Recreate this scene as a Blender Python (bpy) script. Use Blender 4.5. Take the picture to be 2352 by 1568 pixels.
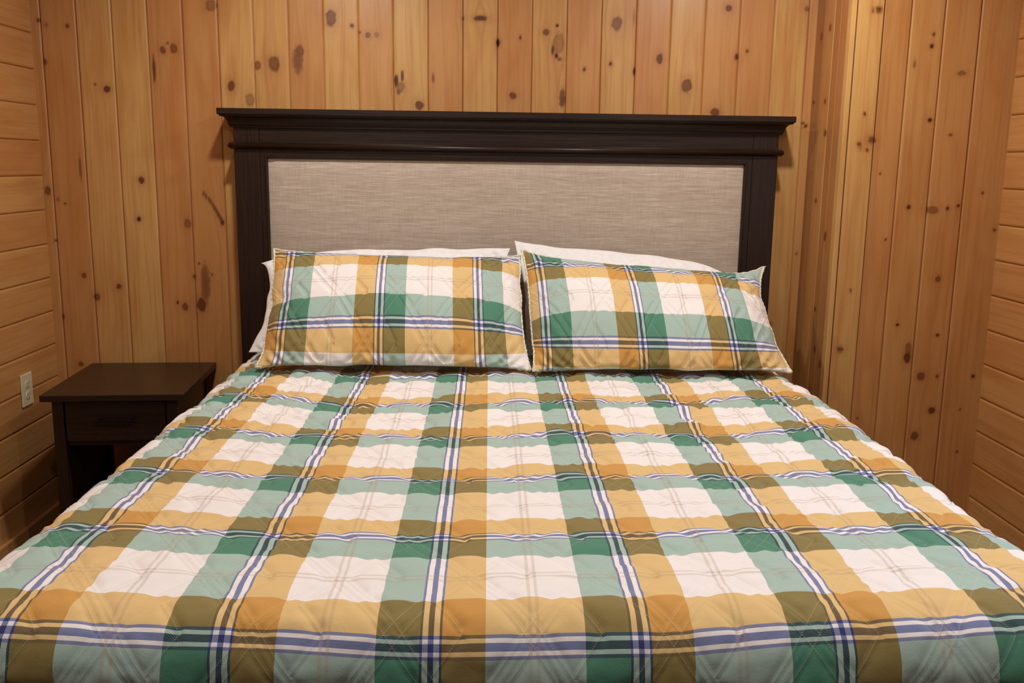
import bpy, bmesh, math
import numpy as np
from mathutils import Vector, Matrix

for _o in list(bpy.data.objects):
    bpy.data.objects.remove(_o, do_unlink=True)
scene = bpy.context.scene
COL = scene.collection

# ------------------------------------------------------------------ camera, world, lamps, exposure
cam_d = bpy.data.cameras.new('camera')
cam = bpy.data.objects.new('camera', cam_d)
COL.objects.link(cam)
CR = Vector((0.99963281, -0.02346326, 0.01355446))
CU = Vector((-0.0089755, 0.18527008, 0.98264665))
CF = Vector((0.02556733, 0.98240749, -0.18499146))
cam.matrix_world = Matrix(((CR.x, CU.x, -CF.x, -0.1666), (CR.y, CU.y, -CF.y, -3.6632),
                           (CR.z, CU.z, -CF.z, 1.1042), (0, 0, 0, 1)))
cam_d.sensor_width = 36
cam_d.lens = 2154.7622 / 2352 * 36
cam_d.clip_start = 0.02
scene.camera = cam

scene.view_settings.view_transform = 'Standard'
scene.view_settings.look = 'None'
scene.view_settings.gamma = 1
scene.view_settings.use_curve_mapping = False
scene.view_settings.exposure = 0.0

world = bpy.data.worlds.new('room_ambient')
scene.world = world
world.use_nodes = True
world.node_tree.nodes['Background'].inputs[0].default_value = (0.75, 0.86, 1.0, 1)
world.node_tree.nodes['Background'].inputs[1].default_value = 0.16

def area_lamp(name, loc, size, power, color, direction=(0, 0, -1), shape='DISK', size_y=None, spread=math.pi):
    d = bpy.data.lights.new(name, 'AREA')
    d.shape = shape; d.size = size
    if size_y: d.size_y = size_y
    d.energy = power; d.color = color; d.spread = spread
    o = bpy.data.objects.new(name, d)
    COL.objects.link(o)
    o.location = loc
    o.rotation_euler = Vector(direction).to_track_quat('-Z', 'Y').to_euler()
    return o

WARM = (1.0, 0.985, 0.95)
CEIL = 2.10
for _x, _y, _p in ((-0.78, -0.88, 14.6), (0.72, -0.88, 14.6), (-0.78, -2.6, 11.8), (0.72, -2.6, 11.8)):
    area_lamp('downlight', (_x, _y, CEIL - 0.012), 0.10, _p, WARM)
# daylight from a window on the right, in front of the foot of the bed
area_lamp('window_daylight', (1.60, -1.95, 0.98), 0.7, 9.5, (0.58, 0.76, 1.0), (-0.9, -0.25, -0.35), 'RECTANGLE', 0.7)

# ------------------------------------------------------------------ helpers
def lin(c):
    return tuple(((x / 255) / 12.92 if x / 255 <= 0.04045 else ((x / 255 + 0.055) / 1.055) ** 2.4) for x in c) + (1.0,)

class NT:
    """small helper around a material node tree"""
    def __init__(s, name, rough=0.6, spec=0.5):
        s.m = bpy.data.materials.new(name); s.m.use_nodes = True
        s.t = s.m.node_tree; s.n = s.t.nodes; s.l = s.t.links
        s.b = s.n['Principled BSDF']
        s.b.inputs['Roughness'].default_value = rough
        s.b.inputs['Specular IOR Level'].default_value = spec
    def new(s, kind, **kw):
        n = s.n.new(kind)
        for k, v in kw.items(): setattr(n, k, v)
        return n
    def put(s, sock, v):
        if v is None: return
        if hasattr(v, 'is_linked') or isinstance(v, bpy.types.NodeSocket): s.l.new(v, sock)
        else: sock.default_value = v
    def math(s, op, a, b=None, c=None, clamp=False):
        n = s.new('ShaderNodeMath', operation=op, use_clamp=clamp)
        s.put(n.inputs[0], a); s.put(n.inputs[1], b); s.put(n.inputs[2], c)
        return n.outputs[0]
    def mix(s, f, a, b, mode='MIX'):
        n = s.new('ShaderNodeMix', data_type='RGBA', blend_type=mode)
        s.put(n.inputs[0], f); s.put(n.inputs[6], a); s.put(n.inputs[7], b)
        return n.outputs[2]
    def attr(s, name):
        n = s.new('ShaderNodeAttribute', attribute_name=name)
        return n
    def comb(s, x, y, z):
        n = s.new('ShaderNodeCombineXYZ')
        s.put(n.inputs[0], x); s.put(n.inputs[1], y); s.put(n.inputs[2], z)
        return n.outputs[0]
    def noise(s, vec, scale, detail=2, rough=0.5, dist=0.0):
        n = s.new('ShaderNodeTexNoise')
        if vec is not None: s.l.new(vec, n.inputs['Vector'])
        n.inputs['Scale'].default_value = scale; n.inputs['Detail'].default_value = detail
        n.inputs['Roughness'].default_value = rough; n.inputs['Distortion'].default_value = dist
        return n.outputs[0]
    def ramp(s, f, stops, interp='LINEAR'):
        n = s.new('ShaderNodeValToRGB')
        r = n.color_ramp; r.interpolation = interp
        while len(r.elements) > 1: r.elements.remove(r.elements[-1])
        r.elements[0].position = stops[0][0]; r.elements[0].color = stops[0][1]
        for p_, c_ in stops[1:]:
            e = r.elements.new(p_); e.color = c_
        s.put(n.inputs[0], f)
        return n.outputs[0]
    def bump(s, h, strength, dist):
        n = s.new('ShaderNodeBump')
        n.inputs['Strength'].default_value = strength; n.inputs['Distance'].default_value = dist
        s.l.new(h, n.inputs['Height']); s.l.new(n.outputs[0], s.b.inputs['Normal'])
    def color(s, c):
        s.put(s.b.inputs['Base Color'], c)

def mesh_obj(name, verts, faces, mat, parent=None, smooth=False):
    me = bpy.data.meshes.new(name)
    me.from_pydata([tuple(v) for v in verts], [], faces)
    me.validate(); me.update()
    if mat: me.materials.append(mat)
    if smooth: me.polygons.foreach_set('use_smooth', [True] * len(me.polygons))
    o = bpy.data.objects.new(name, me); COL.objects.link(o)
    if parent: o.parent = parent
    return o

def grid_obj(name, P, mat, parent=None, smooth=True, uv=None, wrap=False, facemask=None):
    """P: (n, m, 3) array of points -> quad grid; uv: dict name->(n, m, 2)"""
    n, m = P.shape[:2]
    idx = np.arange(n * m).reshape(n, m)
    if wrap: idx = np.vstack([idx, idx[:1]])
    q = np.stack([idx[:-1, :-1], idx[1:, :-1], idx[1:, 1:], idx[:-1, 1:]], -1).reshape(-1, 4)
    me = bpy.data.meshes.new(name)
    me.vertices.add(n * m); me.vertices.foreach_set('co', P.reshape(-1).astype(np.float32))
    me.loops.add(len(q) * 4); me.loops.foreach_set('vertex_index', q.reshape(-1).astype(np.int32))
    me.polygons.add(len(q))
    me.polygons.foreach_set('loop_start', (np.arange(len(q)) * 4).astype(np.int32))
    me.update(calc_edges=True)
    if smooth: me.polygons.foreach_set('use_smooth', np.ones(len(q), dtype=bool))
    if uv:
        for k, a in uv.items():
            l = me.uv_layers.new(name=k)
            l.data.foreach_set('uv', a.reshape(-1, 2)[q.reshape(-1)].reshape(-1).astype(np.float32))
    if mat: me.materials.append(mat)
    me.validate()
    o = bpy.data.objects.new(name, me); COL.objects.link(o)
    if parent: o.parent = parent
    return o

def empty(name, loc, label, cat, group=None, rz=0.0):
    o = bpy.data.objects.new(name, None); COL.objects.link(o)
    o.empty_display_size = 0.1
    o.location = loc; o.rotation_euler = (0, 0, rz)
    tag(o, label, cat, group)
    return o

def tag(o, label, cat, group=None):
    o['label'] = label; o['category'] = cat
    if group: o['group'] = group
    return o

def struct(o):
    o['kind'] = 'structure'
    return o

def box_bm(bm, x0, x1, y0, y1, z0, z1, bev=0.0, seg=2):
    r = bmesh.ops.create_cube(bm, size=1.0)
    for v in r['verts']:
        v.co = Vector(((x0 + x1) / 2 + v.co.x * (x1 - x0), (y0 + y1) / 2 + v.co.y * (y1 - y0), (z0 + z1) / 2 + v.co.z * (z1 - z0)))
    if bev > 0:
        es = list({e for v in r['verts'] for e in v.link_edges})
        bmesh.ops.bevel(bm, geom=es, offset=bev, segments=seg, affect='EDGES', profile=0.5)

def bm_obj(name, bm, mat, parent=None, smooth=False):
    me = bpy.data.meshes.new(name); bm.normal_update(); bm.to_mesh(me); bm.free()
    me.materials.append(mat)
    if smooth: me.polygons.foreach_set('use_smooth', [True] * len(me.polygons))
    o = bpy.data.objects.new(name, me); COL.objects.link(o)
    if parent: o.parent = parent
    return o

def boxes(name, lst, mat, parent=None, bev=0.002):
    bm = bmesh.new()
    for b in lst: box_bm(bm, *b, bev=bev)
    return bm_obj(name, bm, mat, parent)

def extrude_profile(name, prof, x0, x1, mat, parent=None, smooth=False):
    """prof: list of (y, z) outline, extruded along X, capped"""
    n = len(prof)
    v = [(x0, y, z) for y, z in prof] + [(x1, y, z) for y, z in prof]
    f = [(i, (i + 1) % n, n + (i + 1) % n, n + i) for i in range(n)]
    f += [tuple(range(n))[::-1], tuple(range(n, 2 * n))]
    return mesh_obj(name, v, f, mat, parent, smooth)

def tube(name, pts, rad, mat, parent=None, closed=True, k=8):
    pts = np.asarray(pts, float); n = len(pts)
    if closed: T = np.roll(pts, -1, 0) - np.roll(pts, 1, 0)
    else: T = np.gradient(pts, axis=0)
    T /= np.linalg.norm(T, axis=1)[:, None] + 1e-12
    ref = np.array([0.31, 0.17, 0.94]); N = np.cross(T, ref); N /= np.linalg.norm(N, axis=1)[:, None] + 1e-12
    B = np.cross(T, N)
    a = np.linspace(0, 2 * np.pi, k + 1)
    P = pts[:, None, :] + rad * (np.cos(a)[None, :, None] * N[:, None, :] + np.sin(a)[None, :, None] * B[:, None, :])
    return grid_obj(name, P, mat, parent, True, wrap=closed)

def vnoise(x, y, seed):
    """smooth value noise, vectorised"""
    rng = np.random.RandomState(seed); tab = rng.rand(256, 256) * 2 - 1
    xi = np.floor(x).astype(int); yi = np.floor(y).astype(int)
    fx = x - xi; fy = y - yi
    fx = fx * fx * fx * (fx * (fx * 6 - 15) + 10); fy = fy * fy * fy * (fy * (fy * 6 - 15) + 10)
    g = lambda i, j: tab[i % 256, j % 256]
    return (g(xi, yi) * (1 - fx) + g(xi + 1, yi) * fx) * (1 - fy) + (g(xi, yi + 1) * (1 - fx) + g(xi + 1, yi + 1) * fx) * fy

def sstep(a, b, x):
    t = np.clip((x - a) / (b - a), 0, 1)
    return t * t * (3 - 2 * t)

# ------------------------------------------------------------------ materials
def pine_material():
    k = NT('varnished_knotty_pine', 0.34, 0.45)
    gu = k.attr('gu').outputs['Fac']; gv = k.attr('gv').outputs['Fac']; off = k.attr('off').outputs['Fac']
    tone = k.attr('tone').outputs['Fac']; knot = k.attr('knot').outputs['Fac']; halo = k.attr('halo').outputs['Fac']
    core = k.attr('core').outputs['Fac']
    v1 = k.comb(gu, off, k.math('MULTIPLY', gv, 0.030))
    n1 = k.noise(v1, 75, 2, 0.55, 0.2)            # growth-ring streaks
    v2 = k.comb(gu, off, k.math('MULTIPLY', gv, 0.012))
    n2 = k.noise(v2, 330, 2, 0.6)                 # fine fibres
    v3 = k.comb(gu, off, k.math('MULTIPLY', gv, 0.22))
    n3 = k.noise(v3, 13, 2, 0.5, 0.4)             # broad bands
    base = k.mix(tone, lin((206, 160, 96)), lin((190, 131, 77)))
    amb = lin((164, 100, 46))
    f = k.math('MULTIPLY', k.math('SUBTRACT', n1, 0.47, clamp=True), 1.7, clamp=True)
    base = k.mix(k.math('SUBTRACT', tone, 1.0, clamp=True), base, lin((122, 82, 44)))  # darkest tones: brown board colour with some shade painted in
    c = k.mix(f, base, amb)
    f3 = k.math('MULTIPLY', k.math('SUBTRACT', n3, 0.46, clamp=True), 1.7, clamp=True)
    c = k.mix(f3, c, lin((174, 106, 50)))
    f2 = k.math('MULTIPLY', k.math('SUBTRACT', n2, 0.42, clamp=True), 0.4, clamp=True)
    c = k.mix(f2, c, lin((150, 94, 46)))
    c = k.mix(k.math('MULTIPLY', halo, 0.5), c, lin((146, 78, 34)))
    c = k.mix(knot, c, lin((98, 50, 26)))
    c = k.mix(core, c, lin((38, 18, 10)))
    k.color(c)
    r = k.math('ADD', k.math('MULTIPLY', n1, 0.12), 0.26)
    k.put(k.b.inputs['Roughness'], r)
    h = k.math('ADD', k.math('MULTIPLY', n1, 0.5), k.math('MULTIPLY', n2, 0.2))
    k.bump(h, 0.10, 0.002)
    return k.m
PINE = pine_material()

def dark_wood(name, base=(42, 27, 18), axis='X', rough=0.34):
    k = NT(name, rough, 0.36)
    tc = k.new('ShaderNodeTexCoord').outputs['Object']
    mp = k.new('ShaderNodeMapping')
    mp.inputs['Scale'].default_value = {'X': (1.2, 60, 60), 'Z': (60, 60, 1.2)}[axis]
    k.l.new(tc, mp.inputs[0])
    n = k.noise(mp.outputs[0], 3.0, 4, 0.65)
    c = k.ramp(n, [(0.3, lin(tuple(x * 0.72 for x in base))), (0.7, lin(tuple(x * 1.22 for x in base)))])
    k.color(c)
    k.put(k.b.inputs['Roughness'], k.math('ADD', k.math('MULTIPLY', n, 0.2), rough - 0.1))
    k.bump(n, 0.12, 0.001)
    return k.m
ESPRESSO = dark_wood('espresso_wood_horizontal')
ESPRESSO_V = dark_wood('espresso_wood_vertical', axis='Z')

def linen_material():
    k = NT('slubby_linen', 0.9, 0.15)
    tc = k.new('ShaderNodeTexCoord').outputs['Object']
    def mapped(sc, scale, det):
        mp = k.new('ShaderNodeMapping'); mp.inputs['Scale'].default_value = sc
        k.l.new(tc, mp.inputs[0]); return k.noise(mp.outputs[0], scale, det, 0.6)
    a = mapped((7, 1, 230), 2.0, 3)
    b = mapped((160, 1, 8), 2.5, 2)
    d = mapped((2.0, 1, 40), 3.0, 3)
    f = k.math('ADD', k.math('MULTIPLY', a, 0.55), k.math('ADD', k.math('MULTIPLY', b, 0.20), k.math('MULTIPLY', d, 0.28)))
    c = k.ramp(f, [(0.36, lin((166, 148, 130))), (0.52, lin((186, 168, 150))), (0.68, lin((214, 198, 180)))])
    k.color(c)
    k.bump(f, 0.25, 0.001)
    return k.m
LINEN = linen_material()

def plain(name, rgb, rough=0.6, spec=0.4, noise_scale=40, var=0.06, bumpy=0.05, metal=0.0):
    k = NT(name, rough, spec)
    tc = k.new('ShaderNodeTexCoord').outputs['Object']
    n = k.noise(tc, noise_scale, 3)
    c = k.ramp(n, [(0.3, lin(tuple(min(255, x * (1 - var)) for x in rgb))), (0.7, lin(tuple(min(255, x * (1 + var)) for x in rgb)))])
    k.color(c); k.b.inputs['Metallic'].default_value = metal
    if bumpy: k.bump(n, bumpy, 0.002)
    return k.m
COTTON = plain('white_cotton', (236, 230, 226), 0.85, 0.2, 60, 0.02, 0.15)
IVORY = plain('ivory_plastic', (214, 196, 158), 0.4, 0.4, 20, 0.02, 0.0)
SLOT = plain('dark_slot', (40, 32, 24), 0.7)
BLACKMETAL = plain('black_metal', (26, 23, 22), 0.35, 0.5, 50, 0.05, 0.0, 0.6)
CORD = plain('cream_piping_cord', (214, 200, 178), 0.85, 0.2, 220, 0.25, 0.2)
FLOORM = dark_wood('dark_plank_floor', (96, 66, 44), 'X', 0.5)

# ---- plaid cloth: UV "plaid" counts pattern periods, UV "quilt" is in metres
def plaid_material():
    k = NT('quilted_plaid_cotton', 0.82, 0.2)
    uvp = k.new('ShaderNodeUVMap', uv_map='plaid').outputs[0]
    uvq = k.new('ShaderNodeUVMap', uv_map='quilt').outputs[0]
    sp = k.new('ShaderNodeSeparateXYZ'); k.l.new(uvp, sp.inputs[0])
    U, V = sp.outputs[0], sp.outputs[1]
    fu = k.math('FRACT', U); fv = k.math('FRACT', V)
    B_, C_ = lin, None
    # order along a period, starting at the middle of the blue group
    def seq(b0, w0): return [(0.0, 'B'), (b0, 'W'), (w0, 'b'), (0.0535, 'S'), (0.263, 'W'), (0.739, 'G'), (0.9465, 'b'), (1 - w0, 'W'), (1 - b0, 'B')]
    cls = seq(0.0138, 0.0410); clv = seq(0.0160, 0.0390)
    PAL = {
        'W': {'W': (236, 227, 222), 'G': (218, 181, 118), 'S': (160, 182, 170), 'B': (112, 120, 160), 'b': (120, 124, 158)},
        'G': {'W': (218, 181, 118), 'G': (200, 143, 60), 'S': (128, 110, 52), 'B': (100, 80, 46), 'b': (110, 88, 48)},
        'S': {'W': (160, 182, 170), 'G': (128, 110, 52), 'S': (62, 124, 98), 'B': (30, 62, 70), 'b': (36, 72, 78)},
        'B': {'W': (112, 120, 160), 'G': (100, 80, 46), 'S': (30, 62, 70), 'B': (18, 28, 92), 'b': (26, 36, 100)},
    }
    rows = {w: k.ramp(fv, [(p_, lin(PAL[w][c_])) for p_, c_ in clv], 'CONSTANT') for w in 'WGSB'}
    def mask(w):
        return k.ramp(fu, [(p_, (1, 1, 1, 1) if (c_ == w or (w == 'B' and c_ == 'b')) else (0, 0, 0, 1)) for p_, c_ in cls], 'CONSTANT')
    c = rows['W']
    for w in 'GSB': c = k.mix(mask(w), c, rows[w])
    # faint tan double line in the middle of each white field
    def dline(f):
        a = k.math('LESS_THAN', k.math('ABSOLUTE', k.math('SUBTRACT', f, 0.491)), 0.0085)
        b = k.math('LESS_THAN', k.math('ABSOLUTE', k.math('SUBTRACT', f, 0.528)), 0.0085)
        return k.math('ADD', a, b, clamp=True)
    dl = k.math('MULTIPLY', k.math('ADD', dline(fu), dline(fv)), 0.30)
    c = k.mix(dl, c, lin((168, 140, 112)))
    # twill threads
    tw = k.new('ShaderNodeSeparateXYZ'); k.l.new(uvq, tw.inputs[0])
    X, Y = tw.outputs[0], tw.outputs[1]
    t = k.math('SINE', k.math('MULTIPLY', k.math('ADD', X, Y), 2 * math.pi / 0.0042))
    c = k.mix(k.math('MULTIPLY', k.math('ADD', t, 1.0), 0.035), c, lin((250, 240, 225)))
    # quilting stitches
    lam = 0.215; sl = 1.45
    P = k.math('FRACT', k.math('DIVIDE', k.math('ADD', X, k.math('DIVIDE', Y, sl)), lam))
    Q = k.math('FRACT', k.math('DIVIDE', k.math('SUBTRACT', X, k.math('DIVIDE', Y, sl)), lam))
    def near(f, v, w):
        d = k.math('ABSOLUTE', k.math('SUBTRACT', f, v))
        d = k.math('MINIMUM', d, k.math('SUBTRACT', 1.0, d))
        return k.math('SUBTRACT', 1.0, k.math('DIVIDE', d, w), clamp=True)
    def inr(f, a, b):
        return k.math('MULTIPLY', k.math('GREATER_THAN', f, a), k.math('LESS_THAN', f, b))
    def lines(w):
        l = k.math('MAXIMUM', near(P, 0.0, w), near(P, 0.13, w))
        l = k.math('MAXIMUM', l, k.math('MAXIMUM', near(Q, 0.0, w), near(Q, 0.13, w)))
        l = k.math('MAXIMUM', l, k.math('MULTIPLY', near(P, 0.56, w), inr(Q, 0.13, 0.56)))
        l = k.math('MAXIMUM', l, k.math('MULTIPLY', near(Q, 0.56, w), inr(P, 0.13, 0.56)))
        return l
    thread = lines(0.006)
    dash = k.math('GREATER_THAN', k.math('SINE', k.math('MULTIPLY', Y, 2 * math.pi / 0.0036)), -0.3)
    c = k.mix(k.math('MULTIPLY', k.math('MULTIPLY', thread, dash), 0.32), c, lin((232, 214, 176)))
    k.color(c)
    k.b.inputs['Sheen Weight'].default_value = 0.08
    fine = k.noise(uvq, 260, 3, 0.7)
    wr = k.noise(uvq, 38, 3, 0.6, 0.8)
    h = k.math('SUBTRACT', k.math('ADD', k.math('MULTIPLY', fine, 0.10), k.math('MULTIPLY', wr, 0.5)), k.math('MULTIPLY', lines(0.035), 0.8))
    k.bump(h, 0.45, 0.004)
    return k.m
PLAID = plaid_material()

def quilting(X, Y, w=0.10):
    """0 on a stitch line, towards 1 between them; same lattice as the material"""
    lam = 0.215; sl = 1.45
    P = np.mod((X + Y / sl) / lam, 1); Q = np.mod((X - Y / sl) / lam, 1)
    def near(f, v):
        d = np.abs(f - v); return np.minimum(d, 1 - d)
    d = np.minimum(np.minimum(near(P, 0), near(P, 0.13)), np.minimum(near(Q, 0), near(Q, 0.13)))
    d = np.minimum(d, np.where((Q > 0.13) & (Q < 0.56), near(P, 0.56), 9))
    d = np.minimum(d, np.where((P > 0.13) & (P < 0.56), near(Q, 0.56), 9))
    return 1 - np.exp(-(d / w) ** 2)

# ------------------------------------------------------------------ room shell
XL, XR = -1.866, 1.640
SX = 1.060            # face of the closet bump-out that looks at the bed
YB = -0.36            # its front face
FLOOR = -0.34
YEND = -4.6

KB=[(-1.603,1.363,0.0129,0.0127,1),(-1.494,1.027,0.0115,0.0147,1),(-1.512,0.88,0.0083,0.01,1),(-1.85,0.983,0.0115,0.0197,0.8),(-1.837,1.604,0.0079,0.0092,0.8),(-1.811,1.59,0.008,0.0092,0.4),(-1.733,1.586,0.008,0.0093,0.7),(-1.824,1.457,0.008,0.0141,0.7),(-1.387,1.506,0.0113,0.014,0.8),(-1.346,1.513,0.0145,0.0187,0.7),(-1.368,1.531,0.0048,0.0047,0.7),(-1.423,1.438,0.0065,0.0534,0.75),(-1.139,1.381,0.013,0.019,0.9),(-1.037,1.455,0.0113,0.0173,0.7),(-0.976,1.464,0.0227,0.0299,0.75),(-1.071,1.333,0.0179,0.0239,0.45),(-0.888,1.478,0.0227,0.0565,0.55),(-0.88,1.51,0.0146,0.0219,0.7),(-0.761,1.633,0.0209,0.0294,0.8),(-1.201,1.668,0.0208,0.0215,0.5),(-1.644,1.378,0.004,0.0047,0.7),(-1.736,0.659,0.01,0.0102,0.8),(-1.605,0.618,0.0101,0.0102,0.9),(-1.692,0.577,0.0134,0.0154,0.8),(-1.327,0.865,0.0133,0.0167,0.6),(-1.27,0.635,0.0202,0.0888,0.55),(-1.289,0.549,0.0169,0.0276,1),(-1.381,0.557,0.0051,0.0069,0.8),(-1.352,0.54,0.0118,0.0155,0.8),(-1.312,0.66,0.0067,0.0085,0.6),(-1.291,0.711,0.0042,0.0051,0.8),(-1.243,0.668,0.005,0.0051,0.6),(-1.788,0.936,0.0049,0.005,0.8),(-1.835,0.794,0.005,0.005,0.7),(-1.827,0.497,0.0067,0.0138,0.6),(-1.814,0.952,0.0066,0.0099,0.4),(-1.722,1.071,0.0049,0.0586,0.55),(-1.773,0.308,0.0102,0.0106,0.8),(-1.26,0.979,0.0056,0.0115,0.55),(-1.251,0.969,0.0056,0.0116,0.57),(-1.241,0.958,0.0056,0.0116,0.59),(-1.235,0.948,0.0056,0.0116,0.61),(-1.227,0.936,0.0056,0.0116,0.63),(-1.221,0.925,0.0056,0.0116,0.65),(-1.215,0.915,0.0057,0.0116,0.67),(-1.209,0.903,0.0057,0.0116,0.69),(-1.204,0.893,0.0057,0.0117,0.71),(-1.198,0.882,0.0057,0.0117,0.73),(-1.192,0.87,0.0057,0.0117,0.75),(-1.194,0.869,0.0083,0.0117,0.8),(-0.684,1.605,0.0081,0.0078,0.8),(-0.655,1.582,0.0065,0.0062,0.6),(-0.625,1.572,0.0097,0.0109,0.7),(-0.592,1.574,0.0097,0.0109,0.45),(-0.521,1.408,0.0082,0.0254,0.9),(-0.498,1.426,0.0065,0.0222,0.8),(-0.507,1.386,0.018,0.0191,0.5),(-0.513,1.37,0.0082,0.0127,0.6),(-0.435,1.32,0.0164,0.0176,0.9),(-0.382,1.42,0.0049,0.0222,0.6),(-0.208,1.639,0.0292,0.0109,0.8),(-0.27,1.638,0.0065,0.0078,0.5),(-0.139,1.551,0.0082,0.0157,1),(-0.056,1.573,0.0049,0.0078,0.8),(-0.081,1.361,0.0132,0.0128,0.9),(0.04,1.594,0.0131,0.0125,0.8),(0.082,1.618,0.0065,0.0062,0.9),(0.087,1.554,0.0229,0.0408,0.4),(0.067,1.53,0.0066,0.0189,0.8),(0.081,1.509,0.0082,0.011,0.9),(0.093,1.497,0.0098,0.0079,0.6),(0.106,1.354,0.0132,0.0417,0.7),(0.11,1.34,0.0083,0.0193,0.6),(0.187,1.461,0.0066,0.0079,0.8),(0.286,1.483,0.0066,0.0079,0.9),(0.305,1.628,0.0196,0.025,0.75),(0.376,1.456,0.005,0.0191,0.9),(0.368,1.652,0.0049,0.0342,0.4),(0.471,1.505,0.0115,0.019,1),(0.578,1.409,0.0199,0.0272,0.8),(0.722,1.691,0.0115,0.0109,1),(0.692,1.311,0.0184,0.0162,0.9),(0.763,1.517,0.0083,0.0142,0.8),(0.802,1.538,0.0066,0.0079,0.7),(1.019,1.694,0.0099,0.0093,0.6),(1.034,1.276,0.0067,0.0065,0.7),(1.045,1.266,0.0067,0.0081,0.8),(1.037,1.261,0.005,0.0049,0.5),(1.043,0.775,0.0052,0.0051,0.6),(0.952,0.493,0.0105,0.0106,1),(1.107,0.332,0.0053,0.0054,0.6)]
KF=[(1.125,1.291,0.0046,0.0044,1),(1.114,1.189,0.0076,0.0074,0.8),(1.16,1.205,0.0153,0.0118,0.7),(1.122,1.176,0.0046,0.0044,0.9),(1.144,1.172,0.0046,0.0045,0.8),(1.145,1.636,0.0134,0.007,0.8),(1.125,1.635,0.006,0.0056,0.7),(1.34,1.522,0.0075,0.0086,0.9),(1.344,1.56,0.0045,0.0071,0.8),(1.287,1.461,0.006,0.0144,0.5),(1.358,1.276,0.0076,0.0073,1),(1.452,1.434,0.0151,0.0087,0.6),(1.435,1.227,0.0077,0.0074,0.6),(1.2,1.091,0.0038,0.0045,0.7),(1.311,0.976,0.0078,0.0091,0.9),(1.396,0.968,0.0217,0.0137,0.6),(1.45,0.975,0.0062,0.0076,0.9),(1.488,0.983,0.0062,0.0076,0.9),(1.57,1.029,0.0047,0.0061,0.8),(1.626,0.9,0.0063,0.0061,0.9),(1.239,0.862,0.0047,0.0046,0.7),(1.126,0.677,0.0047,0.0047,0.9),(1.44,0.724,0.0094,0.0109,0.8),(1.309,0.556,0.0063,0.0064,1),(1.459,0.52,0.008,0.008,0.8),(1.357,0.47,0.0128,0.0225,0.6),(1.357,0.434,0.0128,0.0226,1),(1.105,0.466,0.0111,0.0096,0.8),(1.413,0.367,0.0144,0.0146,0.8),(1.472,0.367,0.0064,0.0081,0.7),(1.606,0.368,0.008,0.0081,0.9),(1.464,0.239,0.0129,0.0132,1),(1.411,0.142,0.0162,0.0167,0.8),(1.192,0.207,0.004,0.005,0.8),(1.57,0.243,0.004,0.005,0.8),(1.575,0.082,0.0049,0.0067,0.7)]
KL=[(-0.091,1.001,0.0269,0.0111,0.9),(-0.093,0.966,0.0135,0.0096,0.8),(-0.08,0.945,0.0136,0.0128,1),(-0.095,0.756,0.0408,0.0258,0.6),(-0.105,0.737,0.0203,0.0145,0.8),(-0.373,0.592,0.0146,0.0105,0.9),(-0.129,0.551,0.027,0.0161,0.9),(-0.071,0.461,0.014,0.0082,0.8),(-0.34,0.887,0.0146,0.0104,0.9),(-0.431,0.18,0.0144,0.0106,0.9),(-0.419,0.124,0.0146,0.0107,0.7),(-0.194,0.329,0.0099,0.008,0.8),(-0.188,0.284,0.0132,0.0081,0.8),(-0.282,-0.127,0.0256,0.0113,1),(-0.441,-0.146,0.0408,0.0062,0.7),(-0.48,-0.144,0.0285,0.0061,0.7),(-0.116,1.129,0.0099,0.011,0.7),(-0.114,1.156,0.0099,0.0063,0.6)]
KR=[(-0.374,1.524,0.0219,0.0132,0.9),(-0.395,1.37,0.0163,0.0088,0.8),(-0.444,1.233,0.0133,0.0116,0.9),(-0.411,1.159,0.0218,0.0133,0.8),(-0.413,0.973,0.011,0.0059,0.7),(-0.38,0.857,0.0198,0.0136,1)]
KS=[(-0.344,1.551,0.012,0.0133,0.9),(-0.062,1.588,0.012,0.0167,0.9),(-0.149,1.606,0.012,0.0133,0.9),(-0.15,1.349,0.012,0.01,0.9),(-0.027,1.352,0.012,0.0083,0.9),(-0.175,1.233,0.012,0.0133,0.9),(-0.13,0.987,0.012,0.01,0.9),(-0.254,0.862,0.012,0.02,0.9),(-0.206,0.588,0.012,0.01,0.9),(-0.233,0.44,0.012,0.0133,0.9),(-0.299,0.396,0.012,0.0133,0.9)]


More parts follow.
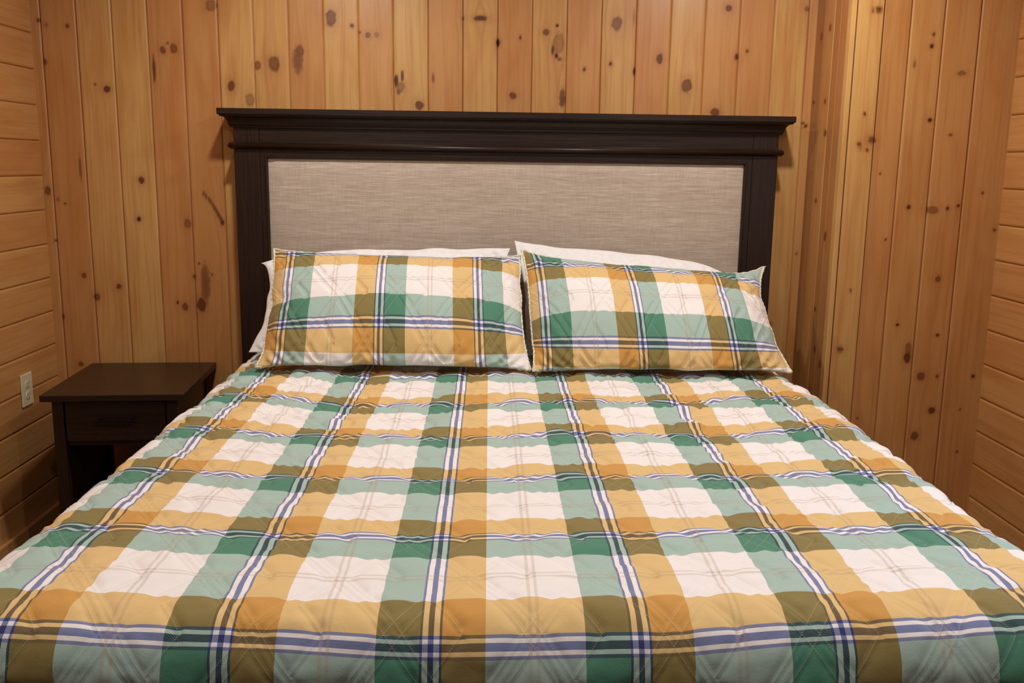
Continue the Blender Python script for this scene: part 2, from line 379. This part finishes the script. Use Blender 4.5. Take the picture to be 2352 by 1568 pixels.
def board_wall(name, O, dU, dV, inward, edges, vl, knots, tones, seed, uwave=0.004):
    """tongue-and-groove boards. edges: groove positions along U; vl: vertex lines along V (both world-coordinate values on their axes);
    inward: unit vector into the wall; tones: 0 yellowish .. 1 pinkish per board"""
    O = np.array(O, float); dU = np.array(dU, float); dV = np.array(dV, float); inw = np.array(inward, float)
    us, dep, bid = [], [], []
    G = 0.0042
    edges = np.array(edges, float)
    rng = np.random.RandomState(seed)
    for i in range(len(edges) - 1):
        a, b = edges[i], edges[i + 1]
        n = max(3, int(round((b - a - 2 * G) / uwidth)))
        inner = np.linspace(a + G, b - G, n)
        us += [a, a + 0.0009] + list(inner) + [b - 0.0009]; dep += [0.011, 0.0042] + [0.0] * n + [0.0042]
    us.append(edges[-1]); dep.append(0.011)
    us = np.array(us); dep = np.array(dep); vl = np.array(vl, float)
    Ug, Vg = np.meshgrid(us, vl, indexing='ij')
    gu = Ug + uwave * vnoise(Ug * 9 + seed, Vg * 1.5, seed) + 0.006 * vnoise(Ug * 4, Vg * 0.9 + 7, seed + 1)
    knot = np.zeros_like(Ug); halo = np.zeros_like(Ug); core = np.zeros_like(Ug)
    for (u0, v0, ru, rv, dk) in knots:
        ru *= 0.9; rv *= 0.9
        du = (Ug - u0); dv = (Vg - v0)
        if abs(u0 - us).min() > 0.5: continue
        wob = 1 + 0.16 * vnoise(Ug * 90, Vg * 90, int(abs(u0) * 997) % 200)
        d = np.sqrt((du / ru) ** 2 + (dv / rv) ** 2) * wob
        elong = max(ru, rv) / min(ru, rv)
        knot = np.maximum(knot, dk * 0.92 * sstep(1.25, 0.75, d))
        if elong < 2.2 and min(ru, rv) > 0.0075:
            core = np.maximum(core, 0.45 * dk * np.exp(-((d - 0.88) / 0.20) ** 2))
        else:
            core = np.maximum(core, 0.9 * dk * dk * sstep(1.1, 0.35, d))
        halo = np.maximum(halo, dk * np.exp(-(d / 2.0) ** 2) * (1 if elong < 3 else 0.6))
        # long faint streak along the grain
        halo = np.maximum(halo, 0.35 * dk * np.exp(-(du / (ru * 0.8)) ** 2) * np.exp(-(dv / (rv * 5)) ** 2))
        rr = max(ru, 0.008)
        gu = gu + np.sign(du + 1e-9) * rr * 1.0 * (-np.exp(-np.abs(du) / (rr * 2.2))) * np.exp(-(dv / (rv * 3.2 + 0.01)) ** 2)
    P = O + Ug[..., None] * dU + Vg[..., None] * dV + dep[:, None, None] * inw
    o = grid_obj(name, P, PINE, smooth=False)
    me = o.data
    for nm, A in (('gu', gu), ('gv', Vg), ('knot', knot), ('halo', halo), ('core', core)):
        a = me.attributes.new(nm, 'FLOAT', 'POINT'); a.data.foreach_set('value', A.reshape(-1).astype(np.float32))
    fu = (us[:-1] + us[1:]) / 2
    bi = np.clip(np.searchsorted(edges, fu) - 1, 0, len(edges) - 2)
    nb = len(edges) - 1
    t = np.array([tones[i % len(tones)] for i in range(nb)]) + rng.uniform(-0.12, 0.12, nb)
    offs = rng.uniform(0, 50, nb)
    m = len(vl) - 1
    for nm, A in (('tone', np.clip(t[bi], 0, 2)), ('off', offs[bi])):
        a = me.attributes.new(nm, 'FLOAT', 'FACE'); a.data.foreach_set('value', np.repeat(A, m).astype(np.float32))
    return struct(o)

bw = 0.130
uwidth = 0.0035
x0 = -1.7007
be = [XL - 0.012, x0 - bw] + [x0 + i * bw for i in range(22) if x0 + i * bw < SX - 0.02] + [SX + 0.012]
zfine = list(np.arange(0.0, 1.78, 0.0045))
zl = [FLOOR, -0.2] + zfine + [1.95, CEIL]
bt = [0.75, 0.8, 0.35, 0.1, 0.8, 0.75, 0.35, 0.5, 0.85, 0.25, 0.7, 0.15, 0.7, 0.3, 0.8, 0.35, 0.85, 0.3, 0.95, 0.3, 0.8, 0.85, 0.25, 0.8]
board_wall('wall_back', (0, 0, 0), (1, 0, 0), (0, 0, 1), (0, 1, 0), be, zl, KB, bt, 3)
# bump-out: face that looks at the bed, three narrow boards
board_wall('wall_closet_side', (SX, 0, 0), (0, 1, 0), (0, 0, 1), (1, 0, 0), [YB + 0.006, -0.253, -0.190, -0.090, 0.012], zl, KS, [1.35, 1.5, 0.8, 1.5], 11)  # high tones: part darker board colour, part shadow painted into the boards
# bump-out front
fe = [SX + 0.105, 1.263, 1.378, 1.502, XR + 0.012]
zf2 = [FLOOR, -0.25] + list(np.arange(-0.22, 1.80, 0.0045)) + [1.95, CEIL]
board_wall('wall_closet_front', (0, YB, 0), (1, 0, 0), (0, 0, 1), (0, 1, 0), fe, zf2, KF, [0.8, 0.55, 0.8, 0.85], 17)
# side walls, horizontal boards
def ylines(y_near, fine_to, step=0.005):
    return list(np.arange(YEND, fine_to, 0.12)) + list(np.arange(fine_to, y_near, step)) + [y_near]
le = [FLOOR + 0.0001] + [1.2997 + i * bw for i in range(-12, 7) if FLOOR + 0.02 < 1.2997 + i * bw < CEIL - 0.01] + [CEIL]
uwidth = 0.005
board_wall('wall_left', (XL, 0, 0), (0, 0, 1), (0, 1, 0), (-1, 0, 0), le, ylines(0.012, -0.75), KL, [0.7, 0.5, 0.8, 0.6, 0.9, 0.6, 0.75], 23)
re_ = [FLOOR + 0.0001] + [1.044 + i * 0.1262 for i in range(-10, 9) if FLOOR + 0.02 < 1.044 + i * 0.1262 < CEIL - 0.01] + [CEIL]
board_wall('wall_right', (XR, 0, 0), (0, 0, 1), (0, 1, 0), (1, 0, 0), re_, ylines(YB + 0.012, -0.95), KR, [0.8, 0.65, 0.9, 0.75], 29)

def pine_box(name, x0_, x1_, y0_, y1_, z0_, z1_, along='z', tone=0.3, knots=(), off=3.0, bev=0.0015, parent=None):
    """solid pine board, finely divided on its long axis so its knots show"""
    bm = bmesh.new(); box_bm(bm, x0_, x1_, y0_, y1_, z0_, z1_, bev=bev)
    ax = {'x': 0, 'z': 2}[along]
    n_cut = 240 if knots else 2
    lo, hi = (z0_, z1_) if along == 'z' else (x0_, x1_)
    for c_ in np.linspace(lo, hi, n_cut)[1:-1]:
        co = [0, 0, 0]; no = [0, 0, 0]; co[ax] = c_; no[ax] = 1
        bmesh.ops.bisect_plane(bm, geom=bm.verts[:] + bm.edges[:] + bm.faces[:], plane_co=co, plane_no=no)
    if knots:
        for c_ in np.linspace(x0_, x1_, 28)[1:-1]:
            bmesh.ops.bisect_plane(bm, geom=bm.verts[:] + bm.edges[:] + bm.faces[:], plane_co=(c_, 0, 0), plane_no=(1, 0, 0))
    o = bm_obj(name, bm, PINE, parent)
    me = o.data; n = len(me.vertices)
    co = np.zeros(n * 3, np.float32); me.vertices.foreach_get('co', co); co = co.reshape(-1, 3)
    V_ = co[:, ax]; U_ = co[:, 0] + co[:, 1] if along == 'z' else co[:, 2] + co[:, 1]
    kn = np.zeros(n); ha = np.zeros(n)
    for (u0, v0, ru, rv, dk) in knots:
        d = np.sqrt(((co[:, 0] - u0) / ru) ** 2 + ((co[:, 2] - v0) / rv) ** 2)
        kn = np.maximum(kn, dk * sstep(1.3, 0.7, d)); ha = np.maximum(ha, dk * np.exp(-(d / 2) ** 2))
    for nm, A in (('gu', U_), ('gv', V_), ('knot', kn), ('halo', ha), ('core', kn * 0.4), ('tone', np.full(n, tone)), ('off', np.full(n, off))):
        a = me.attributes.new(nm, 'FLOAT', 'POINT'); a.data.foreach_set('value', np.asarray(A, np.float32))
    return o

KT = [k_ for k_ in KF if k_[0] < SX + 0.105]
struct(pine_box('trim_1', SX + 0.016, SX + 0.103, YB - 0.008, YB + 0.012, FLOOR, CEIL, 'z', 0.15, KT, 8.0))     # corner board on the closet front
struct(pine_box('trim_2', SX - 0.006, SX + 0.0115, YB - 0.006, YB + 0.030, FLOOR, CEIL, 'z', 0.0, (), 14.0))    # its return, edge on to the room
struct(pine_box('baseboard_left', YEND, 0.0, -0.009, 0.009, 0.0, 0.11, 'x', 0.6, (), 5.0))
_b = bpy.data.objects['baseboard_left']; _b.rotation_euler = (0, 0, math.pi / 2); _b.location = (XL + 0.010, 0, FLOOR)
struct(pine_box('baseboard_right', YEND, YB, -0.009, 0.009, 0.0, 0.11, 'x', 0.6, (), 6.0))
_b = bpy.data.objects['baseboard_right']; _b.rotation_euler = (0, 0, math.pi / 2); _b.location = (XR - 0.010, 0, FLOOR)
struct(pine_box('baseboard_back', XL + 0.02, SX - 0.002, -0.018, -0.0002, FLOOR, FLOOR + 0.11, 'x', 0.5, (), 7.0))

struct(mesh_obj('floor', [(XL - .05, YEND, FLOOR), (XR + .05, YEND, FLOOR), (XR + .05, .05, FLOOR), (XL - .05, .05, FLOOR)], [(0, 1, 2, 3)], FLOORM))
CEILM = dark_wood('pine_ceiling', (190, 140, 92), 'X', 0.5)
struct(mesh_obj('ceiling', [(XL - .05, YEND, CEIL), (XR + .05, YEND, CEIL), (XR + .05, .05, CEIL), (XL - .05, .05, CEIL)], [(3, 2, 1, 0)], CEILM))

# ------------------------------------------------------------------ bed
BXC = -0.099
bed = empty('bed', (BXC, -1.2, FLOOR), 'king size bed with dark espresso wooden headboard and beige linen upholstered panel', 'bed')
def at_bed(o):
    o.parent = bed; o.matrix_parent_inverse = Matrix.Translation(bed.location).inverted(); return o
HL, HR = -1.113, 0.915
hb = boxes('headboard', [(HL + 0.0955, HR - 0.0955, -0.070, -0.035, 0.20, 1.127)], ESPRESSO_V, None, 0.0)
at_bed(hb)
def at_hb(o): o.parent = hb; return o
for _x in (HL, HR - 0.095):
    at_hb(boxes('post', [(_x, _x + 0.095, -0.100, -0.030, FLOOR, 1.235)], ESPRESSO_V, None, 0.003))
at_hb(boxes('rail', [(HL + 0.0955, HR - 0.0955, -0.099, -0.032, 1.1245, 1.236)], ESPRESSO, None, 0.0015))
at_hb(boxes('rail', [(HL + 0.0955, HR - 0.0955, -0.099, -0.032, 0.02, 0.20)], ESPRESSO, None, 0.0015))
for _a, _b in ((HL + 0.0955, -1.0005), (0.8005, HR - 0.0955)):
    at_hb(boxes('stile', [(_a, _b, -0.099, -0.032, 0.201, 1.1265)], ESPRESSO_V, None, 0.001))
# crown moulding with a cove that also returns round both ends
def cornice():
    prof = [(0.0, 1.226), (0.0075, 1.226), (0.0095, 1.232), (0.0135, 1.236)]
    for a in np.linspace(0, 1, 9):                       # concave cove
        th = a * math.pi / 2
        prof.append((0.0135 + 0.021 * (1 - math.cos(th)), 1.238 + 0.026 * math.sin(th)))
    prof += [(0.0375, 1.265), (0.0375, 1.2685), (0.042, 1.270), (0.0440, 1.273), (0.0440, 1.291), (0.0425, 1.2925)]
    vs, fs = [], []
    yb = -0.028
    for o_, z in prof:
        vs += [(HL - o_, yb, z), (HL - o_, -0.100 - o_ * 1.12, z), (HR + o_, -0.100 - o_ * 1.12, z), (HR + o_, yb, z)]
    n = len(prof)
    for i in range(n - 1):
        a, b = i * 4, i * 4 + 4
        for j in range(4):
            j2 = (j + 1) % 4
            fs.append((a + j, a + j2, b + j2, b + j))
    fs.append((0, 3, 2, 1)); k4 = (n - 1) * 4; fs.append((k4, k4 + 1, k4 + 2, k4 + 3))
    return mesh_obj('cornice', vs, fs, ESPRESSO)
at_hb(cornice())
def bead():
    zc, r = 1.161, 0.0135
    vs, fs = [], []
    st = [(r * 1.25 * math.cos(a), r * math.sin(a)) for a in np.linspace(-math.pi / 2, math.pi / 2, 13)]
    for o_, dz in st:
        vs += [(HL - o_, -0.030, zc + dz), (HL - o_, -0.100 - o_, zc + dz), (HR + o_, -0.100 - o_, zc + dz), (HR + o_, -0.030, zc + dz)]
    for i in range(len(st) - 1):
        a, b = i * 4, i * 4 + 4
        for j in range(4):
            j2 = (j + 1) % 4; fs.append((a + j, a + j2, b + j2, b + j))
    fs.append((0, 3, 2, 1)); k4 = (len(st) - 1) * 4; fs.append((k4, k4 + 1, k4 + 2, k4 + 3))
    o = mesh_obj('bead_moulding', vs, fs, ESPRESSO, None, True)
    return o
at_hb(bead())
# moulding round the upholstered panel: sloped, mitred frame
PX0, PX1, PZ0, PZ1 = -0.990, 0.790, 0.20, 1.1145
def panel_moulding():
    loops = [(0.0115, -0.0985), (0.0105, -0.1015), (0.0085, -0.1035), (0.0060, -0.1035), (0.0035, -0.1010), (0.0, -0.094), (0.0, -0.070)]
    vs, fs = [], []
    for o_, y in loops:
        ox = o_
        vs += [(PX0 - ox, y, PZ0 - o_), (PX1 + ox, y, PZ0 - o_), (PX1 + ox, y, PZ1 + o_), (PX0 - ox, y, PZ1 + o_)]
    for i in range(len(loops) - 1):
        a, b = i * 4, i * 4 + 4
        for j in range(4):
            j2 = (j + 1) % 4; fs.append((a + j, a + j2, b + j2, b + j))
    return mesh_obj('panel_moulding', vs, fs, ESPRESSO_V, None, False)
at_hb(panel_moulding())
def upholstery():
    nx, nz = 60, 40
    u = np.linspace(0, 1, nx); v = np.linspace(0, 1, nz)
    Ug, Vg = np.meshgrid(u, v, indexing='ij')
    e = np.minimum(np.minimum(Ug, 1 - Ug) * 1.78, np.minimum(Vg, 1 - Vg) * 0.91)
    y = -0.088 - 0.008 * (1 - np.exp(-e / 0.018))
    P = np.stack([PX0 - .001 + (PX1 - PX0 + .002) * Ug, y, PZ0 - .001 + (PZ1 - PZ0 + .002) * Vg], -1)
    return grid_obj('upholstered_panel', P, LINEN, smooth=True)
at_hb(upholstery())
TOPZ = 0.4215
BL_, BR_ = -1.062, 0.888
BF = -2.365
MATT = plain('mattress_ticking', (225, 220, 212), 0.85, 0.2)
at_bed(boxes('mattress', [(BL_ + 0.03, BR_ - 0.03, BF + 0.05, -0.115, 0.06, TOPZ - 0.075)], MATT, None, 0.05))
at_bed(boxes('box_spring', [(BL_ + 0.04, BR_ - 0.04, BF + 0.06, -0.115, -0.17, 0.058)], MATT, None, 0.02))
for lx in (BL_ + 0.10, BR_ - 0.14):
    for ly in (BF + 0.16, -0.30):
        at_bed(boxes('leg', [(lx, lx + 0.04, ly, ly + 0.04, FLOOR, -0.171)], BLACKMETAL, None, 0.002))

# ------------------------------------------------------------------ quilt
# middle of every blue crossing, measured along the cloth: columns (u = 0..5) and rows (v = 0..5)
CX = np.array([-1.215, -0.895, -0.567, -0.249, 0.072, 0.386, 0.707, 1.03])
RY = np.array([  # one line per row v=-1..6, one value per column -1..6
    [-0.24, -0.25, -0.31, -0.32, -0.31, -0.31, -0.26, -0.25],
    [-0.58, -0.59, -0.661, -0.650, -0.640, -0.650, -0.600, -0.58],
    [-0.91, -0.922, -1.037, -1.015, -0.973, -0.997, -0.934, -0.92],
    [-1.28, -1.290, -1.376, -1.375, -1.326, -1.325, -1.271, -1.26],
    [-1.62, -1.629, -1.683, -1.700, -1.673, -1.660, -1.623, -1.61],
    [-1.96, -1.967, -1.998, -2.018, -2.008, -1.982, -1.957, -1.95],
    [-2.33, -2.335, -2.345, -2.360, -2.355, -2.335, -2.320, -2.31],
    [-2.67, -2.675, -2.685, -2.700, -2.695, -2.675, -2.660, -2.65]])
def plaid_uv(S, T):
    U = np.interp(S, CX, np.arange(-1, 7))
    U = np.where(S > CX[-1], 6 + (S - CX[-1]) / 0.322, np.where(S < CX[0], -1 + (S - CX[0]) / 0.322, U))
    rows = np.arange(-1, 7)
    Vc = np.stack([np.interp(-T, -RY[:, c], rows) + np.where(T < RY[-1, c], (RY[-1, c] - T) / 0.34, 0) - np.where(T > RY[0, c], (T - RY[0, c]) / 0.34, 0) for c in range(8)], -1)
    f = np.clip(U + 1, 0, 6.999); i = np.floor(f).astype(int); w = f - i; w = w * w * (3 - 2 * w)
    Va = np.take_along_axis(Vc, i[..., None], -1)[..., 0]; Vb = np.take_along_axis(Vc, np.minimum(i + 1, 7)[..., None], -1)[..., 0]
    return -U, Va * (1 - w) + Vb * w

def edge_profile(R1, R2, total, n=400):
    """arc-length table of a rounded edge: horizontal radius R1, vertical R2, then straight down with a slight flare"""
    th = np.linspace(0, math.pi / 2, 200)
    h = R1 * np.sin(th); d = R2 * (1 - np.cos(th))
    h = np.append(h, R1 + 0.02); d = np.append(d, R2 + total)
    s = np.concatenate([[0], np.cumsum(np.hypot(np.diff(h), np.diff(d)))])
    return s, h, d

def build_quilt():
    sx0, sx1 = BL_ + 0.105, BR_ - 0.105          # flat part, then rounded
    ty0 = BF + 0.10
    S = np.concatenate([np.arange(sx0 - 0.62, sx0 - 0.2, 0.012), np.arange(sx0 - 0.2, sx1 + 0.2, 0.0052), np.arange(sx1 + 0.2, sx1 + 0.62, 0.012)])
    T = np.concatenate([np.arange(-0.125, -0.5, -0.012), np.arange(-0.5, -2.52, -0.0052), np.arange(-2.52, -2.85, -0.012)])
    Sg, Tg = np.meshgrid(S, T, indexing='ij')
    sS, hS, dS = edge_profile(0.105, 0.10, 0.5)
    sT, hT, dT = edge_profile(0.10, 0.09, 0.5)
    # across
    aR = np.clip(Sg - sx1, 0, None); aL = np.clip(sx0 - Sg, 0, None)
    X = np.clip(Sg, sx0, sx1) + np.interp(aR, sS, hS) - np.interp(aL, sS, hS)
    dx = np.interp(aR, sS, dS) + np.interp(aL, sS, dS)
    aF = np.clip(ty0 - Tg, 0, None)
    Y = np.clip(Tg, ty0, None) - np.interp(aF, sT, hT)
    dy = np.interp(aF, sT, dT)
    drop = np.minimum(dx + dy, 0.47)
    Z = TOPZ - drop
    # cloth relief: quilting, soft wrinkles along x, gentle hollows
    q = quilting(Sg, Tg, 0.065)
    puff = (0.0050 + 0.0025 * sstep(-2.0, -1.0, Tg)) * q
    wr = 0.0042 * vnoise(Sg * 5.5 + 3, Tg * 17, 41) + 0.0028 * vnoise(Sg * 11, Tg * 38 + 5, 42) + 0.0012 * vnoise(Sg * 30, Tg * 60, 45)
    amp = 0.55 + 0.75 * sstep(-1.9, -0.9, Tg)
    low = 0.006 * vnoise(Sg * 2.2 + 9, Tg * 2.2, 43)
    # a short ridge where the quilt was tugged
    rid = 0.010 * np.exp(-((Tg + 1.10 + 0.10 * (Sg - 0.37)) / 0.022) ** 2) * np.exp(-((Sg - 0.36) / 0.16) ** 2)
    n = puff + wr * amp + low + rid - 0.004
    # hanging folds
    hang = sstep(0.10, 0.35, drop)
    fold = 0.012 * hang * np.sin((Sg * (dy > dx) + Tg * (dx >= dy)) * 2 * math.pi / 0.33 + 1.0)
    P = np.stack([X, Y, Z], -1)
    dPs = np.gradient(P, axis=0); dPt = np.gradient(P, axis=1)
    N = np.cross(dPt, dPs); N /= np.linalg.norm(N, axis=-1)[..., None] + 1e-9
    N[N[..., 2] < -0.2] *= -1
    P = P + N * (n + fold)[..., None]
    U, V = plaid_uv(Sg, Tg)
    o = grid_obj('quilt', P, PLAID, uv={'plaid': np.stack([U, V], -1), 'quilt': np.stack([Sg, Tg], -1)})
    return o
quilt = build_quilt()
tag(quilt, 'green gold and white plaid quilt spread over the whole bed', 'quilt')

# ------------------------------------------------------------------ pillows
def pillow_points(C, th_f, th_b, n, m, pinx, pinz, seed, puff, W, H, wr=1.0, ears=0.0, push=()):
    """C: corners TL, TR, BR, BL (world). returns front and back grids and outline"""
    TL, TR, BR, BL = [np.array(c, float) for c in C]
    def g(n_):                                    # denser towards the seam
        t = np.linspace(-1, 1, n_); return np.sin(t * math.pi / 2) * 0.35 + t * 0.65
    A, B = np.meshgrid(g(n), g(m), indexing='ij')
    px_ = np.where(A < 0, pinx[0], pinx[1]) if isinstance(pinx, tuple) else pinx
    A2 = A * (1 - px_ * (1 - np.abs(B) ** 2.2)); B2 = B * (1 - pinz * (1 - np.abs(A) ** 2.2))
    a = (A2 + 1) / 2; b = (B2 + 1) / 2
    C8 = (np.abs(A) ** 7 * np.abs(B) ** 7)
    a = a + ears * C8 * np.sign(A) * 0.02; b = b + ears * C8 * np.sign(B) * 0.03
    for (ca, cb, da, db, pw) in push:
        wgt = (((1 + ca * A) / 2).clip(0) * ((1 + cb * B) / 2).clip(0)) ** pw
        a = a + da * wgt; b = b + db * wgt
    b = b + 0.012 * vnoise(A * 5 + seed, B * 0.7, seed + 5) * np.abs(B) ** 3; a = a + 0.005 * vnoise(B * 4 + seed, A * 0.7, seed + 6) * np.abs(A) ** 3
    P = (BL * ((1 - a) * (1 - b))[..., None] + BR * (a * (1 - b))[..., None] + TR * (a * b)[..., None] + TL * ((1 - a) * b)[..., None])
    nrm = np.cross(BR - BL, TL - BL); nrm /= np.linalg.norm(nrm)
    if nrm[1] > 0: nrm = -nrm
    e = (1 - np.abs(A) ** 3.2).clip(0) ** 0.62 * np.where(B > 0, (1 - np.abs(B) ** 2.0).clip(0) ** 0.62, (1 - np.abs(B) ** 4.5).clip(0) ** 0.50)
    lo = sstep(0.0, -1.0, B)[..., None]
    flat = np.array([0.0, -1.0, -0.12]); nf = nrm * (1 - lo) + flat * lo
    nf = nf / np.linalg.norm(nf, axis=-1)[..., None]
    X = A * W / 2; Y = B * H / 2
    seam = np.minimum((1 - np.abs(A)) * W / 2, (1 - np.abs(B)) * H / 2)
    inner = sstep(0.0, 0.05, seam)
    rip = (0.009 * vnoise(X * 38, Y * 38, seed) * np.exp(-seam / 0.05) + 0.0025 * vnoise(X * 14, Y * 14, seed + 1)) * inner * wr
    corner = (np.abs(A) ** 3 * np.abs(B) ** 3)
    rip = rip + 0.010 * wr * inner * corner * np.sin((X * np.sign(B) + Y * np.sign(A)) * 120)
    low = 0.012 * vnoise(X * 3.3 + seed, Y * 3.3, seed + 2) * e
    pf = 0.0062 * (quilting(X, Y, 0.048) - 0.8) * inner * puff
    F = P + nf * (th_f * e + rip + pf + low)[..., None]
    Bk = P - nrm * (th_b * e + rip * 0.5)[..., None]
    ring = np.concatenate([P[:, 0], P[-1, 1:], P[-2::-1, -1], P[0, -2:0:-1]])
    return F, Bk, ring, X, Y

def pillow(name, C, th_f, th_b, mat, label, cat, group=None, n=300, m=190, pinx=0.05, pinz=0.05, seed=1, puff=0.0, W=0.91, H=0.51, pu=(0.32, 0.0), pv=(0.335, 0.0), piping=False, wr=1.0, ears=0.0, push=()):
    F, Bk, ring, X, Y = pillow_points(C, th_f, th_b, n, m, pinx, pinz, seed, puff, W, H, wr, ears, push)
    U = pu[1] + X / pu[0]; V = pv[1] + Y / pv[0]
    G = np.concatenate([F, Bk[:, ::-1][:, 1:]], 1)
    UU = np.concatenate([U, U[:, ::-1][:, 1:]], 1); VV = np.concatenate([V, V[:, ::-1][:, 1:]], 1)
    QX = np.concatenate([X, X[:, ::-1][:, 1:]], 1); QY = np.concatenate([Y, Y[:, ::-1][:, 1:]], 1)
    o = grid_obj(name, G, mat, uv={'plaid': np.stack([UU, VV], -1), 'quilt': np.stack([QX, QY], -1)})
    bm = bmesh.new(); bm.from_mesh(o.data)
    bmesh.ops.remove_doubles(bm, verts=bm.verts, dist=0.0004)
    bmesh.ops.recalc_face_normals(bm, faces=bm.faces)
    bm.to_mesh(o.data); bm.free()
    if piping:
        r = ring[::2]
        k_ = np.arange(len(r))
        tube('piping', r + 0.0008 * np.stack([np.sin(k_ * 1.7), np.cos(k_ * 2.3), np.sin(k_ * 1.1)], -1), 0.0042, CORD, o)
    tag(o, label, cat, group)
    return o

SH_L = [(-0.925, -0.305, 0.788), (-0.060, -0.305, 0.775), (-0.037, -0.628, 0.443), (-0.918, -0.622, 0.445)]
SH_R = [(-0.040, -0.315, 0.785), (0.812, -0.300, 0.722), (0.838, -0.628, 0.443), (-0.010, -0.635, 0.441)]
pillow('pillow_sham', SH_L, 0.100, 0.025, PLAID, 'quilted green and gold plaid pillow sham at left, leaning upright, nearer the nightstand', 'pillow', 'plaid pillow shams',
       seed=5, puff=0.9, pu=(0.345, 0.135), pv=(0.335, 0.30), piping=True, pinx=(0.025, 0.012), pinz=0.04, ears=0.6, wr=1.2,
       push=[(-1, 1, 0.0, 0.02, 14)])
pillow('pillow_sham', SH_R, 0.100, 0.025, PLAID, 'quilted green and gold plaid pillow sham at right, with a folded-up outer corner', 'pillow', 'plaid pillow shams',
       seed=9, puff=0.9, pu=(0.337, 0.215), pv=(0.335, 0.43), piping=True, pinx=(0.012, 0.05), pinz=0.04, ears=0.6, wr=1.2,
       push=[(-1, 1, 0.0, 0.03, 14), (1, 1, 0.03, 0.10, 26)])
WH_L = [(-1.006, -0.165, 0.782), (-0.085, -0.150, 0.800), (-0.12, -0.42, 0.45), (-1.000, -0.44, 0.452)]
WH_R = [(-0.072, -0.150, 0.812), (0.80, -0.16, 0.745), (0.76, -0.44, 0.45), (-0.04, -0.44, 0.45)]
pillow('bed_pillow', WH_L, 0.045, 0.028, COTTON, 'plain white pillow standing behind the left plaid sham, its open end showing', 'pillow', 'white pillows',
       seed=15, pinx=(0.10, 0.04), pinz=0.02, wr=1.3, n=160, m=110, push=[(-1, 1, 0.0, -0.13, 7)])
pillow('bed_pillow', WH_R, 0.045, 0.028, COTTON, 'plain white pillow standing behind the right plaid sham', 'pillow', 'white pillows',
       seed=19, pinx=0.05, pinz=-0.03, wr=0.7, n=160, m=110, push=[(1, 1, -0.10, -0.16, 7), (-1, 1, 0.0, 0.03, 14)])

# ------------------------------------------------------------------ nightstand
NS = empty('nightstand', (-1.671, -0.569, FLOOR), 'dark espresso wooden nightstand with one drawer and an open shelf, left of the bed', 'nightstand', rz=0.0772)
W_, D_, HT = 0.472, 0.530, 0.3213 - FLOOR
boxes('top', [(0, W_, 0, D_, HT - 0.022, HT)], ESPRESSO, NS, 0.0015)
for lx, ly in ((0.030, 0.022), (W_ - 0.030 - 0.036, 0.022), (0.030, D_ - 0.05), (W_ - 0.066, D_ - 0.05)):
    boxes('leg', [(lx, lx + 0.036, ly, ly + 0.036, 0, HT - 0.0225)], ESPRESSO_V, NS, 0.0015)
for lx in (0.036, W_ - 0.054):
    boxes('side_panel', [(lx, lx + 0.018, 0.0585, D_ - 0.0505, 0.08, HT - 0.0225)], ESPRESSO_V, NS, 0.001)
boxes('back_panel', [(0.055, W_ - 0.055, D_ - 0.034, D_ - 0.022, HT - 0.186, HT - 0.0225)], ESPRESSO_V, NS, 0.001)
boxes('shelf', [(0.055, W_ - 0.055, 0.030, D_ - 0.035, 0.085, 0.103)], ESPRESSO, NS, 0.001)
boxes('divider', [(0.055, W_ - 0.055, 0.040, D_ - 0.035, HT - 0.186, HT - 0.172)], ESPRESSO, NS, 0.001)
dr = boxes('drawer', [(0.0715, W_ - 0.0705, 0.024, 0.042, HT - 0.168, HT - 0.028)], ESPRESSO, NS, 0.002)
bm = bmesh.new()
hx0, hx1, hz = 0.170, 0.305, HT - 0.092
box_bm(bm, hx0, hx1, -0.004, 0.004, hz - 0.004, hz + 0.004, 0.0015)
for hx in (hx0 + 0.012, hx1 - 0.020):
    box_bm(bm, hx, hx + 0.008, 0.003, 0.025, hz - 0.004, hz + 0.004, 0.001)
hd = bm_obj('handle', bm, BLACKMETAL, dr); hd['label'] = 'slim black metal bar handle'

# ------------------------------------------------------------------ wall outlet
OY, OZ = -0.262, 0.268
out = empty('wall_outlet', (XL + 0.0005, OY, OZ), 'ivory duplex wall outlet on the left pine wall above the nightstand corner', 'outlet')
boxes('cover_plate', [(0.0, 0.0075, -0.040, 0.040, -0.060, 0.060)], IVORY, out, 0.003)
for dz in (0.0205, -0.0205):
    bm = bmesh.new()
    r = bmesh.ops.create_cone(bm, cap_ends=True, segments=28, radius1=0.0172, radius2=0.0165, depth=0.003)
    for v in bm.verts:
        x, y, z = v.co; v.co = Vector((0.0085 + z, x, max(-0.0135, min(0.0135, y)) + dz))
    rc = bm_obj('receptacle', bm, IVORY, out)
    for sy in (-0.0065, 0.0065):
        boxes('slot', [(0.0098, 0.0103, sy - 0.001, sy + 0.001, dz - 0.001, dz + 0.0065)], SLOT, rc, 0.0)
    boxes('slot', [(0.0098, 0.0103, -0.0022, 0.0022, dz - 0.0105, dz - 0.0060)], SLOT, rc, 0.0)
bm = bmesh.new(); bmesh.ops.create_uvsphere(bm, u_segments=12, v_segments=8, radius=0.0028)
for v in bm.verts: v.co = Vector((0.0076 + v.co.z * 0.5, v.co.x, v.co.y))
bm_obj('screw', bm, IVORY, out, True)
bpy.context.view_layer.update()
